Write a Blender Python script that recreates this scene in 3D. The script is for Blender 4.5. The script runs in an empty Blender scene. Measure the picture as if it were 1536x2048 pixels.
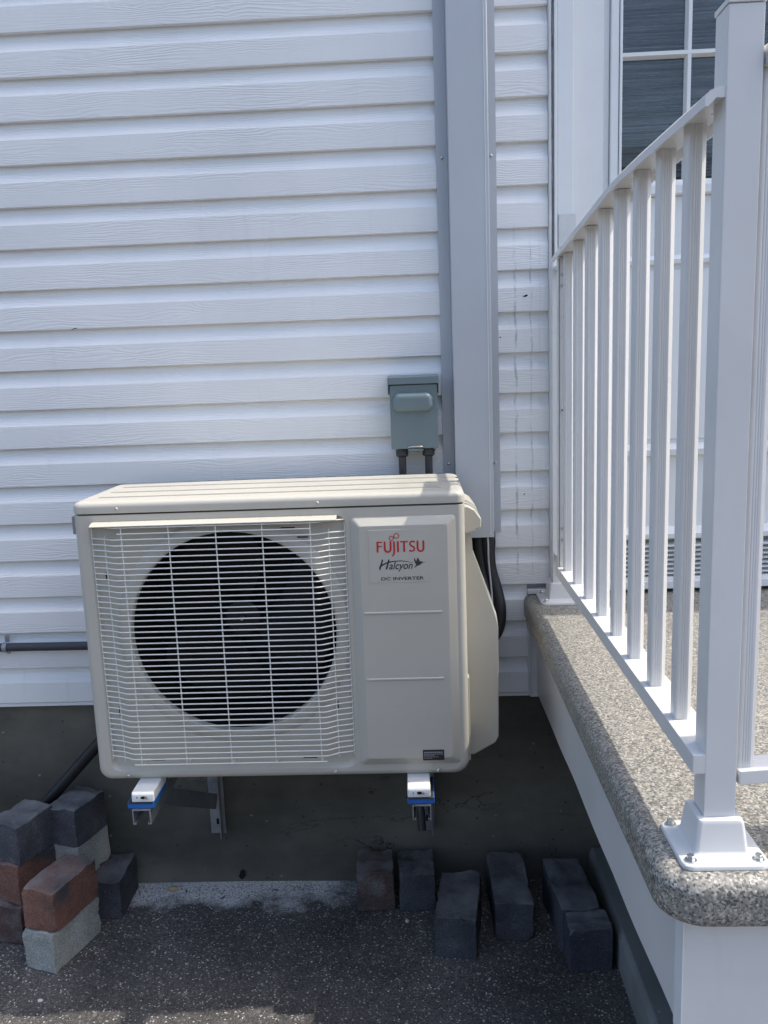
import bpy, bmesh, math, random
from mathutils import Vector, Matrix, noise
import numpy as np
random.seed(7)
S = bpy.context.scene
COL = S.collection
R = math.radians

# ------------------------------------------------------------------ camera
CAM = [0.69507, -2.02067, 1.28721, 0.1716, -0.04004, -0.03743, 1665.01]
def cam_axes():
    p, y, r = CAM[3:6]
    f = Vector((math.sin(y)*math.cos(p), math.cos(y)*math.cos(p), -math.sin(p)))
    rt = Vector((math.cos(y), -math.sin(y), 0)); up = rt.cross(f)
    return rt*math.cos(r)+up*math.sin(r), -rt*math.sin(r)+up*math.cos(r), f
cd = bpy.data.cameras.new('camera'); cam = bpy.data.objects.new('camera', cd); COL.objects.link(cam)
rt, up, fw = cam_axes()
mw = Matrix((rt, up, -fw)).transposed().to_4x4(); mw.translation = Vector(CAM[:3]); cam.matrix_world = mw
cd.sensor_fit = 'VERTICAL'; cd.sensor_height = 24; cd.lens = CAM[6]/2048*24
cd.clip_start = 0.02; cd.clip_end = 300
S.camera = cam

# ------------------------------------------------------------------ light
SUN = Vector((0.61, 0.048, 1.0)).normalized()          # towards the sun
elev = math.asin(SUN.z); azim = math.atan2(SUN.x, SUN.y)
w = bpy.data.worlds.new('World'); S.world = w; w.use_nodes = True
nt = w.node_tree; bg = nt.nodes['Background']
sky = nt.nodes.new('ShaderNodeTexSky'); sky.sky_type = 'NISHITA'; sky.sun_disc = False
sky.sun_elevation = elev; sky.sun_rotation = azim; sky.air_density = 1.0; sky.dust_density = 3.0; sky.ozone_density = 1.0
nt.links.new(sky.outputs[0], bg.inputs[0]); bg.inputs[1].default_value = 0.15
sl = bpy.data.lights.new('sun', 'SUN'); sl.energy = 2.0; sl.angle = R(0.53); sl.color = (1.0, 0.95, 0.87)
so = bpy.data.objects.new('sun', sl); COL.objects.link(so); so.location = (6, 0.5, 10)
so.rotation_euler = SUN.to_track_quat('Z', 'Y').to_euler()
S.view_settings.view_transform = 'Standard'; S.view_settings.look = 'None'
S.view_settings.gamma = 1; S.view_settings.exposure = 1.15
S.view_settings.use_curve_mapping = False
S.render.engine = 'CYCLES'; S.cycles.max_bounces = 8; S.cycles.diffuse_bounces = 5

# ------------------------------------------------------------------ materials
class NT:
    def __init__(s, name):
        s.m = bpy.data.materials.new(name); s.m.use_nodes = True; s.t = s.m.node_tree
        s.b = s.t.nodes['Principled BSDF']
        s.tc = s.t.nodes.new('ShaderNodeTexCoord')
    def n(s, typ, **k):
        o = s.t.nodes.new(typ)
        for a, v in k.items():
            if a.startswith('i_'):
                o.inputs[a[2:].replace('_', ' ')].default_value = v
            else: setattr(o, a, v)
        return o
    def l(s, a, b): s.t.links.new(a, b)
    def map(s, scale=(1, 1, 1), src='Object'):
        m = s.n('ShaderNodeMapping'); m.inputs['Scale'].default_value = scale
        s.l(s.tc.outputs[src], m.inputs[0]); return m.outputs[0]
    def noise(s, vec, scale, detail=4, rough=0.5, dist=0):
        o = s.n('ShaderNodeTexNoise', i_Scale=scale, i_Detail=detail, i_Roughness=rough, i_Distortion=dist)
        s.l(vec, o.inputs['Vector']); return o.outputs['Fac']
    def ramp(s, fac, stops, interp='LINEAR'):
        o = s.n('ShaderNodeValToRGB'); cr = o.color_ramp; cr.interpolation = interp
        while len(cr.elements) < len(stops): cr.elements.new(0.5)
        for e, (p, c) in zip(cr.elements, stops):
            e.position = p; e.color = (*c, 1) if len(c) == 3 else c
        s.l(fac, o.inputs[0]); return o.outputs[0]
    def mix(s, fac, a, b, mode='MIX'):
        o = s.n('ShaderNodeMix', data_type='RGBA', blend_type=mode)
        for sock, v in ((o.inputs[0], fac), (o.inputs[6], a), (o.inputs[7], b)):
            if hasattr(v, 'is_linked'): s.l(v, sock)
            elif isinstance(v, (int, float)): sock.default_value = v
            else: sock.default_value = (*v, 1)
        return o.outputs[2]
    def math(s, op, a, b=0.0, c=0.0):
        o = s.n('ShaderNodeMath', operation=op)
        for i, v in enumerate((a, b, c)):
            if hasattr(v, 'is_linked'): s.l(v, o.inputs[i])
            else: o.inputs[i].default_value = v
        return o.outputs[0]
    def bump(s, h, strength=0.3, dist=0.001, prev=None):
        o = s.n('ShaderNodeBump'); o.inputs['Strength'].default_value = strength; o.inputs['Distance'].default_value = dist
        s.l(h, o.inputs['Height'])
        if prev: s.l(prev, o.inputs['Normal'])
        s.l(o.outputs[0], s.b.inputs['Normal']); return o.outputs[0]
    def set(s, col=None, rough=0.5, metal=0, spec=0.5):
        if col is not None:
            if hasattr(col, 'is_linked'): s.l(col, s.b.inputs['Base Color'])
            else: s.b.inputs['Base Color'].default_value = (*col, 1)
        if hasattr(rough, 'is_linked'): s.l(rough, s.b.inputs['Roughness'])
        else: s.b.inputs['Roughness'].default_value = rough
        s.b.inputs['Metallic'].default_value = metal
        s.b.inputs['Specular IOR Level'].default_value = spec
        return s.m

def painted(name, col, rough=0.4, var=0.06, spec=0.5, bump=0.05, metal=0.0, dirt=0.0, scale=6):
    t = NT(name); v = t.map()
    n1 = t.noise(v, scale, 5, 0.6); n2 = t.noise(v, 350, 2)
    d = [max(0, x*(1-var)) for x in col]; u = [min(1, x*(1+var*0.5)) for x in col]
    c = t.ramp(n1, [(0.3, d), (0.7, u)])
    if dirt > 0:
        n3 = t.noise(t.map((9, 9, 2.2)), 3.0, 8, 0.72)
        f = t.ramp(n3, [(0.55, (0, 0, 0)), (0.8, (dirt,)*3)])
        c = t.mix(f, c, [x*0.45 for x in col])
    rr = t.ramp(n1, [(0.3, (rough*0.9,)*3), (0.7, (min(1, rough*1.15),)*3)])
    t.bump(n2, bump, 0.0004)
    return t.set(c, rr, metal, spec)

def siding_mat(name='white_vinyl_woodgrain', stains=False, seed=0.0):
    t = NT(name)
    geo = t.n('ShaderNodeNewGeometry')
    mp = t.n('ShaderNodeMapping'); mp.inputs['Scale'].default_value = (2.2, 1, 14); t.l(geo.outputs['Position'], mp.inputs[0])
    oi = t.n('ShaderNodeObjectInfo')
    off = t.n('ShaderNodeVectorMath', operation='ADD'); t.l(mp.outputs[0], off.inputs[0])
    cx = t.n('ShaderNodeCombineXYZ'); t.l(t.math('MULTIPLY', oi.outputs['Random'], 37.0), cx.inputs[0]); t.l(cx.outputs[0], off.inputs[1])
    n = t.noise(off.outputs[0], 1.6, 3, 0.55, 0.4)
    sep = t.n('ShaderNodeSeparateXYZ'); t.l(geo.outputs['Position'], sep.inputs[0])
    ph = t.math('ADD', t.math('MULTIPLY', sep.outputs[2], 1050.0), t.math('MULTIPLY', n, 62.0))
    wv = t.math('SINE', ph)
    patch = t.ramp(t.noise(off.outputs[0], 1.1, 2), [(0.38, (0.12,)*3), (0.62, (1,)*3)])
    h = t.math('MULTIPLY', wv, patch)
    b = t.bump(h, 0.62, 0.00040)
    v = t.map((1, 1, 1))
    big = t.noise(geo.outputs['Position'], 2.5, 6, 0.6)
    col = t.ramp(big, [(0.3, (0.745, 0.75, 0.745)), (0.7, (0.83, 0.83, 0.815))])
    grime = t.n('ShaderNodeMapping'); grime.inputs['Scale'].default_value = (26, 4, 3.4); t.l(geo.outputs['Position'], grime.inputs[0])
    gn = t.noise(grime.outputs[0], 1.0, 7, 0.7)
    col = t.mix(t.ramp(gn, [(0.58, (0, 0, 0)), (0.82, (0.22,)*3)]), col, (0.45, 0.44, 0.40))
    if stains:   # two grey run-down streaks and faint scuffs on the narrow strip beside the door
        wob = t.math('MULTIPLY', t.math('SUBTRACT', t.noise(geo.outputs['Position'], 30, 3), 0.5), 0.010)
        px = t.math('ADD', sep.outputs[0], wob)
        tot = None
        for xc, wd, am in ((0.9385, 0.0042, 0.80), (0.9752, 0.0028, 0.72), (0.995, 0.003, .15)):
            dd = t.math('ABSOLUTE', t.math('SUBTRACT', px, xc))
            f = t.math('MULTIPLY', t.math('SUBTRACT', 1.0, t.math('MINIMUM', t.math('DIVIDE', dd, wd), 1.0)), am)
            tot = f if tot is None else t.math('MAXIMUM', tot, f)
        zz = t.ramp(t.math('MULTIPLY', sep.outputs[2], 0.5), [(0.38, (0, 0, 0)), (0.41, (1,)*3), (0.78, (1,)*3), (0.80, (0, 0, 0))])
        mm = t.n('ShaderNodeMapping'); mm.inputs['Scale'].default_value = (60, 10, 22); t.l(geo.outputs['Position'], mm.inputs[0])
        brk = t.ramp(t.noise(mm.outputs[0], 1.2, 5, 0.7), [(0.42, (0.05,)*3), (0.62, (1,)*3)])
        f = t.math('MULTIPLY', t.math('MULTIPLY', tot, zz), brk)
        f = t.math('MINIMUM', f, 0.8)
        col = t.mix(f, col, (0.27, 0.275, 0.27))
    return t.set(col, 0.42, 0, 0.35)

def asphalt_mat():
    t = NT('asphalt'); v = t.map()
    base = t.ramp(t.noise(v, 3.5, 8, 0.65), [(0.3, (0.072, 0.067, 0.063)), (0.7, (0.130, 0.120, 0.110))])
    vo = t.n('ShaderNodeTexVoronoi', i_Scale=330.0, i_Randomness=1.0); t.l(v, vo.inputs['Vector'])
    vo2 = t.n('ShaderNodeTexVoronoi', i_Scale=150.0, i_Randomness=1.0); t.l(v, vo2.inputs['Vector'])
    st = t.n('ShaderNodeSeparateColor'); t.l(vo.outputs['Color'], st.inputs[0])
    stone = t.ramp(st.outputs[0], [(0.0, (0.35,)*3), (0.5, (0.85,)*3), (0.90, (1.15,)*3), (0.955, (2.0,)*3), (1.0, (6.5,)*3)])
    c = t.mix(1.0, base, stone, 'MULTIPLY')
    st2 = t.n('ShaderNodeSeparateColor'); t.l(vo2.outputs['Color'], st2.inputs[0])
    sp = t.math('MULTIPLY', t.math('GREATER_THAN', st2.outputs[1], 0.968), t.math('LESS_THAN', vo2.outputs['Distance'], 0.34))
    c = t.mix(t.math('MULTIPLY', sp, .6), c, (0.42, 0.41, 0.39))
    patch = t.ramp(t.noise(v, 1.7, 6, 0.62), [(0.32, (0.60,)*3), (0.68, (1.35,)*3)])
    c = t.mix(1.0, c, patch, 'MULTIPLY')
    vo3 = t.n('ShaderNodeTexVoronoi', i_Scale=62.0); t.l(v, vo3.inputs['Vector']); s3 = t.n('ShaderNodeSeparateColor'); t.l(vo3.outputs['Color'], s3.inputs[0])
    st3 = t.math('MULTIPLY', t.math('GREATER_THAN', s3.outputs[0], 0.90), t.math('LESS_THAN', vo3.outputs['Distance'], 0.30))
    c = t.mix(t.math('MULTIPLY', st3, .55), c, (0.20, 0.185, 0.17))
    # powdery pale salt and grit along the foot of the wall
    geo = t.n('ShaderNodeNewGeometry'); sep = t.n('ShaderNodeSeparateXYZ'); t.l(geo.outputs['Position'], sep.inputs[0])
    nn = t.math('MULTIPLY', t.math('SUBTRACT', t.noise(v, 7, 6, 0.65), 0.5), 0.36)
    y = t.math('ADD', sep.outputs[1], nn)
    x = t.math('ADD', sep.outputs[0], t.math('MULTIPLY', nn, 1.5))
    fy = t.ramp(t.math('ADD', t.math('MULTIPLY', y, 5.0), 1.0), [(0.44, (0, 0, 0)), (0.78, (1,)*3)])
    fx = t.math('MULTIPLY', t.math('GREATER_THAN', x, -0.12), t.ramp(x, [(0.40, (1,)*3), (0.52, (0,)*3)]))
    gr = t.ramp(t.noise(v, 210, 3, 0.7), [(0.38, (0.30,)*3), (0.54, (1,)*3)])
    f = t.math('MULTIPLY', t.math('MULTIPLY', fy, fx), gr)
    c = t.mix(f, c, (0.72, 0.72, 0.71))
    h = t.math('ADD', t.math('MULTIPLY', vo.outputs['Distance'], 0.6), t.noise(v, 90, 4))
    t.bump(h, 0.9, 0.003)
    rr = t.ramp(st.outputs[1], [(0, (0.62,)*3), (0.93, (0.85,)*3), (1.0, (0.32,)*3)])
    return t.set(c, rr, 0, 0.5)

def granite_mat():
    t = NT('speckled_porch_coating'); v = t.map()
    vo = t.n('ShaderNodeTexVoronoi', i_Scale=390.0); t.l(v, vo.inputs['Vector'])
    s1 = t.n('ShaderNodeSeparateColor'); t.l(vo.outputs['Color'], s1.inputs[0])
    mp = t.n('ShaderNodeMapping'); mp.inputs['Scale'].default_value = (1, 1.5, 1); mp.inputs['Location'].default_value = (3, 5, 1)
    t.l(t.tc.outputs['Object'], mp.inputs[0])
    vo2 = t.n('ShaderNodeTexVoronoi', i_Scale=270.0); t.l(mp.outputs[0], vo2.inputs['Vector'])
    s2 = t.n('ShaderNodeSeparateColor'); t.l(vo2.outputs['Color'], s2.inputs[0])
    c1 = t.ramp(s1.outputs[0], [(0, (0.018, 0.019, 0.02)), (0.17, (0.06, 0.062, 0.06)), (0.24, (0.155, 0.145, 0.125)), (0.55, (0.275, 0.255, 0.22)), (0.85, (0.44, 0.41, 0.35)), (1, (0.68, 0.63, 0.55))], 'LINEAR')
    c2 = t.ramp(s2.outputs[1], [(0, (0.09, 0.1, 0.1)), (0.25, (0.20, 0.19, 0.165)), (1, (0.32, 0.30, 0.25))], 'CONSTANT')
    c = t.mix(0.25, c1, c2)
    c = t.mix(t.math('MULTIPLY', t.noise(v, 4, 5), 0.35), c, (0.20, 0.20, 0.18))
    t.bump(s1.outputs[1], 0.35, 0.0008)
    return t.set(c, 0.5, 0, 0.5)

def concrete_mat(name, lo, hi, seed=0):
    t = NT(name); v = t.map()
    n = t.noise(v, 2.2, 8, 0.62)
    c = t.ramp(n, [(0.28, lo), (0.72, hi)])
    vo = t.n('ShaderNodeTexVoronoi', i_Scale=26.0); t.l(v, vo.inputs['Vector'])
    pit = t.math('LESS_THAN', vo.outputs['Distance'], 0.075)
    c = t.mix(t.math('MULTIPLY', pit, 0.7), c, [x*0.3 for x in lo])
    big = t.ramp(t.noise(t.map((1, 1, 1.6)), 1.3, 5, 0.6), [(0.35, (0.62,)*3), (0.65, (1.35,)*3)])
    c = t.mix(1.0, c, big, 'MULTIPLY')
    wv = t.n('ShaderNodeTexNoise', i_Scale=3.2, i_Detail=9.0, i_Roughness=0.62, i_Distortion=0.6); t.l(t.map((0.7, 1, 2.4)), wv.inputs['Vector'])
    crk = t.ramp(t.math('ABSOLUTE', t.math('SUBTRACT', wv.outputs['Fac'], 0.5)), [(0.0, (1,)*3), (0.006, (0,)*3)])
    crk = t.math('MULTIPLY', crk, t.ramp(t.noise(v, 2.7, 3), [(0.52, (0,)*3), (0.60, (0.85,)*3)]))
    c = t.mix(crk, c, [x*0.25 for x in lo])
    vs = t.n('ShaderNodeTexVoronoi', i_Scale=15.0); t.l(t.map((1, 1, 1.3)), vs.inputs['Vector'])
    spot = t.math('LESS_THAN', vs.outputs['Distance'], 0.06)
    c = t.mix(t.math('MULTIPLY', spot, 0.35), c, [x*2.6 for x in hi])
    # a long horizontal streak texture
    st = t.ramp(t.noise(t.map((2, 2, 24)), 2.0, 6, 0.7), [(0.60, (0, 0, 0)), (0.80, (0.5,)*3)])
    c = t.mix(st, c, [x*0.5 for x in lo])
    h = t.math('ADD', t.noise(v, 40, 8, 0.7), t.math('MULTIPLY', pit, -0.5))
    t.bump(h, 0.6, 0.003)
    return t.set(c, 0.92, 0, 0.2)

def paver_mat(name, stops, sc=9):
    t = NT(name)
    oi = t.n('ShaderNodeObjectInfo')
    v = t.n('ShaderNodeVectorMath', operation='ADD'); t.l(t.tc.outputs['Object'], v.inputs[0])
    cx = t.n('ShaderNodeCombineXYZ'); r = t.math('MULTIPLY', oi.outputs['Random'], 19.0)
    t.l(r, cx.inputs[0]); t.l(r, cx.inputs[1]); t.l(cx.outputs[0], v.inputs[1]); v = v.outputs[0]
    n = t.noise(v, sc, 4, 0.55)
    c = t.ramp(n, stops)
    fine = t.noise(v, 260, 3, 0.7)
    c = t.mix(1.0, c, t.ramp(fine, [(0.32, (0.62,)*3), (0.5, (1.0,)*3), (0.74, (1.5,)*3)]), 'MULTIPLY')
    dust = t.ramp(t.noise(v, 30, 7, 0.75), [(0.55, (0, 0, 0)), (0.75, (0.30,)*3)])
    c = t.mix(dust, c, (0.30, 0.29, 0.28))
    ge = t.n('ShaderNodeNewGeometry'); sn = t.n('ShaderNodeSeparateXYZ'); t.l(ge.outputs['Normal'], sn.inputs[0])
    upf = t.ramp(sn.outputs[2], [(0.55, (0, 0, 0)), (0.9, (1,)*3)])
    dd = t.math('MULTIPLY', upf, t.ramp(t.noise(v, 11, 6, 0.7), [(0.35, (0.05,)*3), (0.65, (0.55,)*3)]))
    c = t.mix(dd, c, (0.26, 0.26, 0.255))
    fl = t.math('LESS_THAN', t.noise(v, 150, 2), 0.25)
    c = t.mix(t.math('MULTIPLY', fl, .6), c, (0.42, 0.41, 0.39))
    h = t.math('ADD', t.math('MULTIPLY', fine, .4), t.noise(v, 70, 5, 0.7))
    t.bump(h, 0.8, 0.0022)
    return t.set(c, 0.9, 0, 0.25)

def print_mat(name, col, rough=0.4):
    t = NT(name); c = t.ramp(t.noise(t.map(), 400, 2), [(0.3, [x*0.92 for x in col]), (0.7, col)])
    return t.set(c, rough)

M = {}
M['siding'] = siding_mat(); M['siding_stained'] = siding_mat('white_vinyl_with_grey_streaks', True)
M['asphalt'] = asphalt_mat(); M['granite'] = granite_mat()
M['foundation'] = concrete_mat('dark_parged_concrete', (0.086, 0.082, 0.067), (0.175, 0.166, 0.136))
M['footing'] = concrete_mat('grey_footing_concrete', (0.13, 0.14, 0.135), (0.20, 0.205, 0.20))
M['beige'] = painted('beige_powder_coat', (0.515, 0.485, 0.412), 0.36, 0.03, 0.5)
M['beige_p'] = painted('beige_plastic', (0.525, 0.495, 0.415), 0.33, 0.03, 0.5)
M['wire'] = painted('pale_plastic_coated_wire', (0.76, 0.75, 0.69), 0.35, 0.03)
M['white'] = painted('white_powder_coat', (0.67, 0.665, 0.65), 0.30, 0.04, 0.5, dirt=0.10)
M['white_trim'] = painted('white_trim_paint', (0.75, 0.77, 0.77), 0.38, 0.05, 0.5, dirt=0.18)
M['old_trim'] = painted('grimy_white_trim', (0.60, 0.615, 0.615), 0.5, 0.12, 0.4, dirt=0.75, scale=20)
M['grey_duct'] = painted('grey_white_aluminium_paint', (0.455, 0.48, 0.505), 0.42, 0.04, 0.5, dirt=0.07)
M['box_grey'] = painted('grey_green_enamel', (0.155, 0.205, 0.215), 0.38, 0.06, 0.5)
M['black_foam'] = painted('black_pipe_wrap', (0.010, 0.0105, 0.013), 0.5, 0.2, 0.5, 0.5)
M['dark_pvc'] = painted('dark_grey_conduit', (0.040, 0.043, 0.052), 0.38, 0.1)
M['black'] = painted('matt_black', (0.004, 0.004, 0.0045), 0.6, 0.1, 0.3)
M['fan'] = painted('dark_fan_plastic', (0.0045, 0.005, 0.007), 0.5, 0.1)
M['galv'] = painted('galvanised_steel', (0.38, 0.40, 0.42), 0.42, 0.2, 0.5, 0.1, 0.75, scale=40)
M['chrome'] = painted('zinc_plated_bolt', (0.62, 0.62, 0.60), 0.28, 0.1, 0.5, 0.1, 1.0)
M['blue'] = painted('blue_rubber', (0.015, 0.13, 0.42), 0.5, 0.1)
M['rubber'] = painted('black_rubber', (0.03, 0.03, 0.03), 0.6, 0.1)
M['foot'] = painted('white_foot_enamel', (0.74, 0.74, 0.72), 0.35, 0.05)
M['ink_red'] = print_mat('red_print', (0.56, 0.022, 0.022)); M['ink_grey'] = print_mat('dark_slate_print', (0.035, 0.045, 0.055))
M['sticker'] = print_mat('black_sticker', (0.018, 0.018, 0.02)); M['ink_pale'] = print_mat('pale_print', (0.34, 0.34, 0.34))
M['badge'] = painted('badge_foil', (0.490, 0.454, 0.370), 0.40, 0.02)
M['pav_slate'] = paver_mat('slate_blue_concrete', [(0.3, (0.040, 0.043, 0.052)), (0.7, (0.096, 0.099, 0.108))])
M['pav_red'] = paver_mat('brown_red_concrete', [(0.34, (0.065, 0.062, 0.065)), (0.46, (0.17, 0.088, 0.066)), (0.7, (0.24, 0.122, 0.090))], 7)
M['pav_grey'] = paver_mat('pale_grey_green_concrete', [(0.3, (0.28, 0.29, 0.265)), (0.7, (0.42, 0.43, 0.395))])
M['pav_mix'] = paver_mat('mottled_brown_grey_concrete', [(0.30, (0.055, 0.053, 0.058)), (0.50, (0.100, 0.066, 0.057)), (0.68, (0.16, 0.158, 0.155))], 11)
M['pav_ochre'] = paver_mat('slate_and_ochre_concrete', [(0.3, (0.036, 0.04, 0.055)), (0.62, (0.075, 0.078, 0.095)), (0.72, (0.16, 0.10, 0.045))], 6)
M['blind'] = painted('dark_pleated_fabric', (0.21, 0.235, 0.25), 0.8, 0.35, 0.2, 0.4, scale=3)
M['soil'] = painted('tan_pebble', (0.42, 0.33, 0.19), 0.8, 0.2)
M['stone_white'] = painted('white_pebble', (0.62, 0.61, 0.57), 0.7, 0.1)
M['hole'] = painted('dark_hole', (0.006, 0.006, 0.007), 0.9, 0.1)
M['caulk'] = painted('cracked_grey_caulk', (0.42, 0.425, 0.42), 0.8, 0.35, scale=60)
M['roof'] = painted('dark_roofing', (0.1, 0.1, 0.1), 0.9, 0.1)
bt = NT('pleated_blind_fabric'); bn = bt.noise(bt.map((1.0, 1, 60)), 1.7, 7, 0.72, 0.5)
bt.bump(bn, .6, .003); M['blind'] = bt.set(bt.ramp(bn, [(0.38, (0.06, 0.07, 0.075)), (0.46, (0.22, 0.245, 0.26)), (0.62, (0.40, 0.44, 0.46))]), .75, 0, .2)
gm = NT('door_glass'); gm.set((0.75, 0.80, 0.82), 0.03); gm.b.inputs['Transmission Weight'].default_value = 1.0; gm.b.inputs['IOR'].default_value = 1.45
gm.bump(gm.noise(gm.map((0.6, 1, 5)), 3, 3), 0.08, 0.002)
M['glass'] = gm.m

# ------------------------------------------------------------------ mesh helpers
class B:
    """collects shapes, then links them as one mesh object"""
    def __init__(s): s.bm = bmesh.new()
    def box(s, x0, x1, y0, y1, z0, z1, bev=0.0, seg=2):
        g = bmesh.ops.create_cube(s.bm, size=1.0)['verts']
        for v in g:
            v.co = Vector((x0+(v.co.x+.5)*(x1-x0), y0+(v.co.y+.5)*(y1-y0), z0+(v.co.z+.5)*(z1-z0)))
        if bev > 0:
            es = list({e for v in g for e in v.link_edges})
            bmesh.ops.bevel(s.bm, geom=es, offset=bev, segments=seg, profile=0.5, affect='EDGES')
        return s
    def obox(s, p0, p1, wx, wz, upv=(0, 0, 1), bev=0.0):
        """a bar of section wx by wz from p0 to p1"""
        p0, p1 = Vector(p0), Vector(p1); d = (p1-p0); L = d.length; d.normalize()
        x = d.cross(Vector(upv)).normalized(); z = x.cross(d)
        m = Matrix((x, d, z)).transposed().to_4x4(); m.translation = (p0+p1)/2
        g = bmesh.ops.create_cube(s.bm, size=1.0)['verts']
        for v in g: v.co = m @ Vector((v.co.x*wx, v.co.y*L, v.co.z*wz))
        if bev > 0:
            es = list({e for v in g for e in v.link_edges})
            bmesh.ops.bevel(s.bm, geom=es, offset=bev, segments=2, profile=0.5, affect='EDGES')
        return s
    def loops(s, Ls, closed=True, cap0=False, cap1=False):
        vs = [[s.bm.verts.new(p) for p in L] for L in Ls]
        n = len(vs[0])
        for a, b in zip(vs, vs[1:]):
            for i in range(n if closed else n-1):
                j = (i+1) % n
                s.bm.faces.new((a[i], a[j], b[j], b[i]))
        if cap0: s.bm.faces.new(list(reversed(vs[0])))
        if cap1: s.bm.faces.new(vs[-1])
        return s
    def prism(s, pts, d0, d1, axis='y', bev=0.0, seg=2):
        """polygon (a,b) extruded along an axis"""
        def P(a, b, d):
            return (a, d, b) if axis == 'y' else ((d, a, b) if axis == 'x' else (a, b, d))
        v0 = [s.bm.verts.new(P(a, b, d0)) for a, b in pts]; v1 = [s.bm.verts.new(P(a, b, d1)) for a, b in pts]
        n = len(pts); fs = [s.bm.faces.new(v0), s.bm.faces.new(list(reversed(v1)))]
        for i in range(n): fs.append(s.bm.faces.new((v0[i], v1[i], v1[(i+1) % n], v0[(i+1) % n])))
        if bev > 0:
            es = list({e for v in v0+v1 for e in v.link_edges})
            bmesh.ops.bevel(s.bm, geom=es, offset=bev, segments=seg, profile=0.5, affect='EDGES')
        return s
    def tube(s, path, r, n=8, caps=True):
        P = [Vector(p) for p in path]; prev = None; Ls = []
        for i, p in enumerate(P):
            d = (P[min(i+1, len(P)-1)]-P[max(i-1, 0)]).normalized()
            if prev is None:
                a = Vector((0, 0, 1)) if abs(d.z) < 0.9 else Vector((1, 0, 0))
                u = d.cross(a).normalized()
            else: u = (prev-d*prev.dot(d)).normalized()
            prev = u; w_ = d.cross(u)
            rr = r[i] if isinstance(r, (list, tuple)) else r
            Ls.append([p+(u*math.cos(2*math.pi*k/n)+w_*math.sin(2*math.pi*k/n))*rr for k in range(n)])
        return s.loops(Ls, True, caps, caps)
    def cyl(s, c, ax, r, h, n=20, r2=None):
        c = Vector(c); ax = Vector(ax).normalized(); return s.tube([c, c+ax*h], [r, r2 if r2 is not None else r], n)
    def flat(s, pts, y):
        f = s.bm.faces.new([s.bm.verts.new((a, y, b)) for a, b in pts]); return s
    def ribbon(s, pts, wd, y, closed=False):
        P = [Vector((a, b)) for a, b in pts]; n = len(P); A = []; Bq = []
        for i in range(n):
            if closed: d = P[(i+1) % n]-P[i-1]
            else: d = P[min(i+1, n-1)]-P[max(i-1, 0)]
            d.normalize(); nrm = Vector((-d.y, d.x)); ww = wd[i] if isinstance(wd, (list, tuple)) else wd
            A.append(P[i]+nrm*ww/2); Bq.append(P[i]-nrm*ww/2)
        va = [s.bm.verts.new((p.x, y, p.y)) for p in A]; vb = [s.bm.verts.new((p.x, y, p.y)) for p in Bq]
        for i in range(n if closed else n-1):
            j = (i+1) % n; s.bm.faces.new((va[i], vb[i], vb[j], va[j]))
        return s
    def build(s, name, mat, parent=None, smooth=35, loc=None, fix=True):
        if fix: bmesh.ops.recalc_face_normals(s.bm, faces=s.bm.faces)
        me = bpy.data.meshes.new(name)
        if smooth:
            for f in s.bm.faces: f.smooth = True
            for e in s.bm.edges:
                if len(e.link_faces) == 2 and e.calc_face_angle(9) > R(smooth): e.smooth = False
        s.bm.to_mesh(me); s.bm.free()
        me.materials.append(mat)
        o = bpy.data.objects.new(name, me); COL.objects.link(o)
        if smooth:
            wn = o.modifiers.new('weighted_normals', 'WEIGHTED_NORMAL'); wn.keep_sharp = True; wn.weight = 80
        if parent: o.parent = parent
        if parent and parent.type == 'EMPTY' : o.location = -Vector(parent.location) if loc is None else loc
        return o
def tag(o, label, cat, group=None):
    o['label'] = label; o['category'] = cat
    if group: o['group'] = group
    return o
def thing(name, label, cat, loc=(0, 0, 0), group=None):
    o = bpy.data.objects.new(name, None); COL.objects.link(o); o.location = loc; o.empty_display_size = 0.05
    return tag(o, label, cat, group)
def structure(o): o['kind'] = 'structure'; return o
def rrect_even(x0, x1, z0, z1, r, n=7, m=16):
    P_ = rrect(x0, x1, z0, z1, r, n); out = []
    for i in range(4):
        c = P_[i*n:(i+1)*n]; out += c
        a = c[-1]; b = P_[((i+1)*n) % (4*n)]
        out += [(a[0]+(b[0]-a[0])*k/m, a[1]+(b[1]-a[1])*k/m) for k in range(1, m)]
    return out
def rrect(x0, x1, z0, z1, r, n=7):
    """rounded rectangle as n points per corner; r may be one value or (bl, br, tr, tl)"""
    rs = r if isinstance(r, (list, tuple)) else (r,)*4; out = []
    for (cx, cz, a0, q) in ((x0+rs[0], z0+rs[0], 180, rs[0]), (x1-rs[1], z0+rs[1], 270, rs[1]), (x1-rs[2], z1-rs[2], 0, rs[2]), (x0+rs[3], z1-rs[3], 90, rs[3])):
        for k in range(n):
            a = R(a0+90*k/(n-1)); out.append((cx+q*math.cos(a), cz+q*math.sin(a)))
    return out

# ------------------------------------------------------------------ ground
GZ = -0.068
g = B()
xs = sorted(set([-30, -15, -8, -4, -2] + [round(-1.2+0.04*i, 3) for i in range(80)] + [3, 5, 9, 16, 30]))
ys = sorted(set([-40, -20, -10, -5, -3, -2] + [round(-1.6+0.04*i, 3) for i in range(42)] + [0.3, 12]))
def gz(x, y):
    k = max(0, 1-abs(x-0.5)/1.6)*max(0, 1-abs(y+0.7)/0.9)
    return GZ + (noise.noise(Vector((x*3, y*3, 0)))*0.004+noise.noise(Vector((x*11, y*11, 3)))*0.0015)*min(1, k*3)
gv = [[g.bm.verts.new((x, y, gz(x, y))) for x in xs] for y in ys]
for j in range(len(ys)-1):
    for i in range(len(xs)-1): g.bm.faces.new((gv[j][i], gv[j][i+1], gv[j+1][i+1], gv[j+1][i]))
structure(g.build('ground', M['asphalt']))

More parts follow.
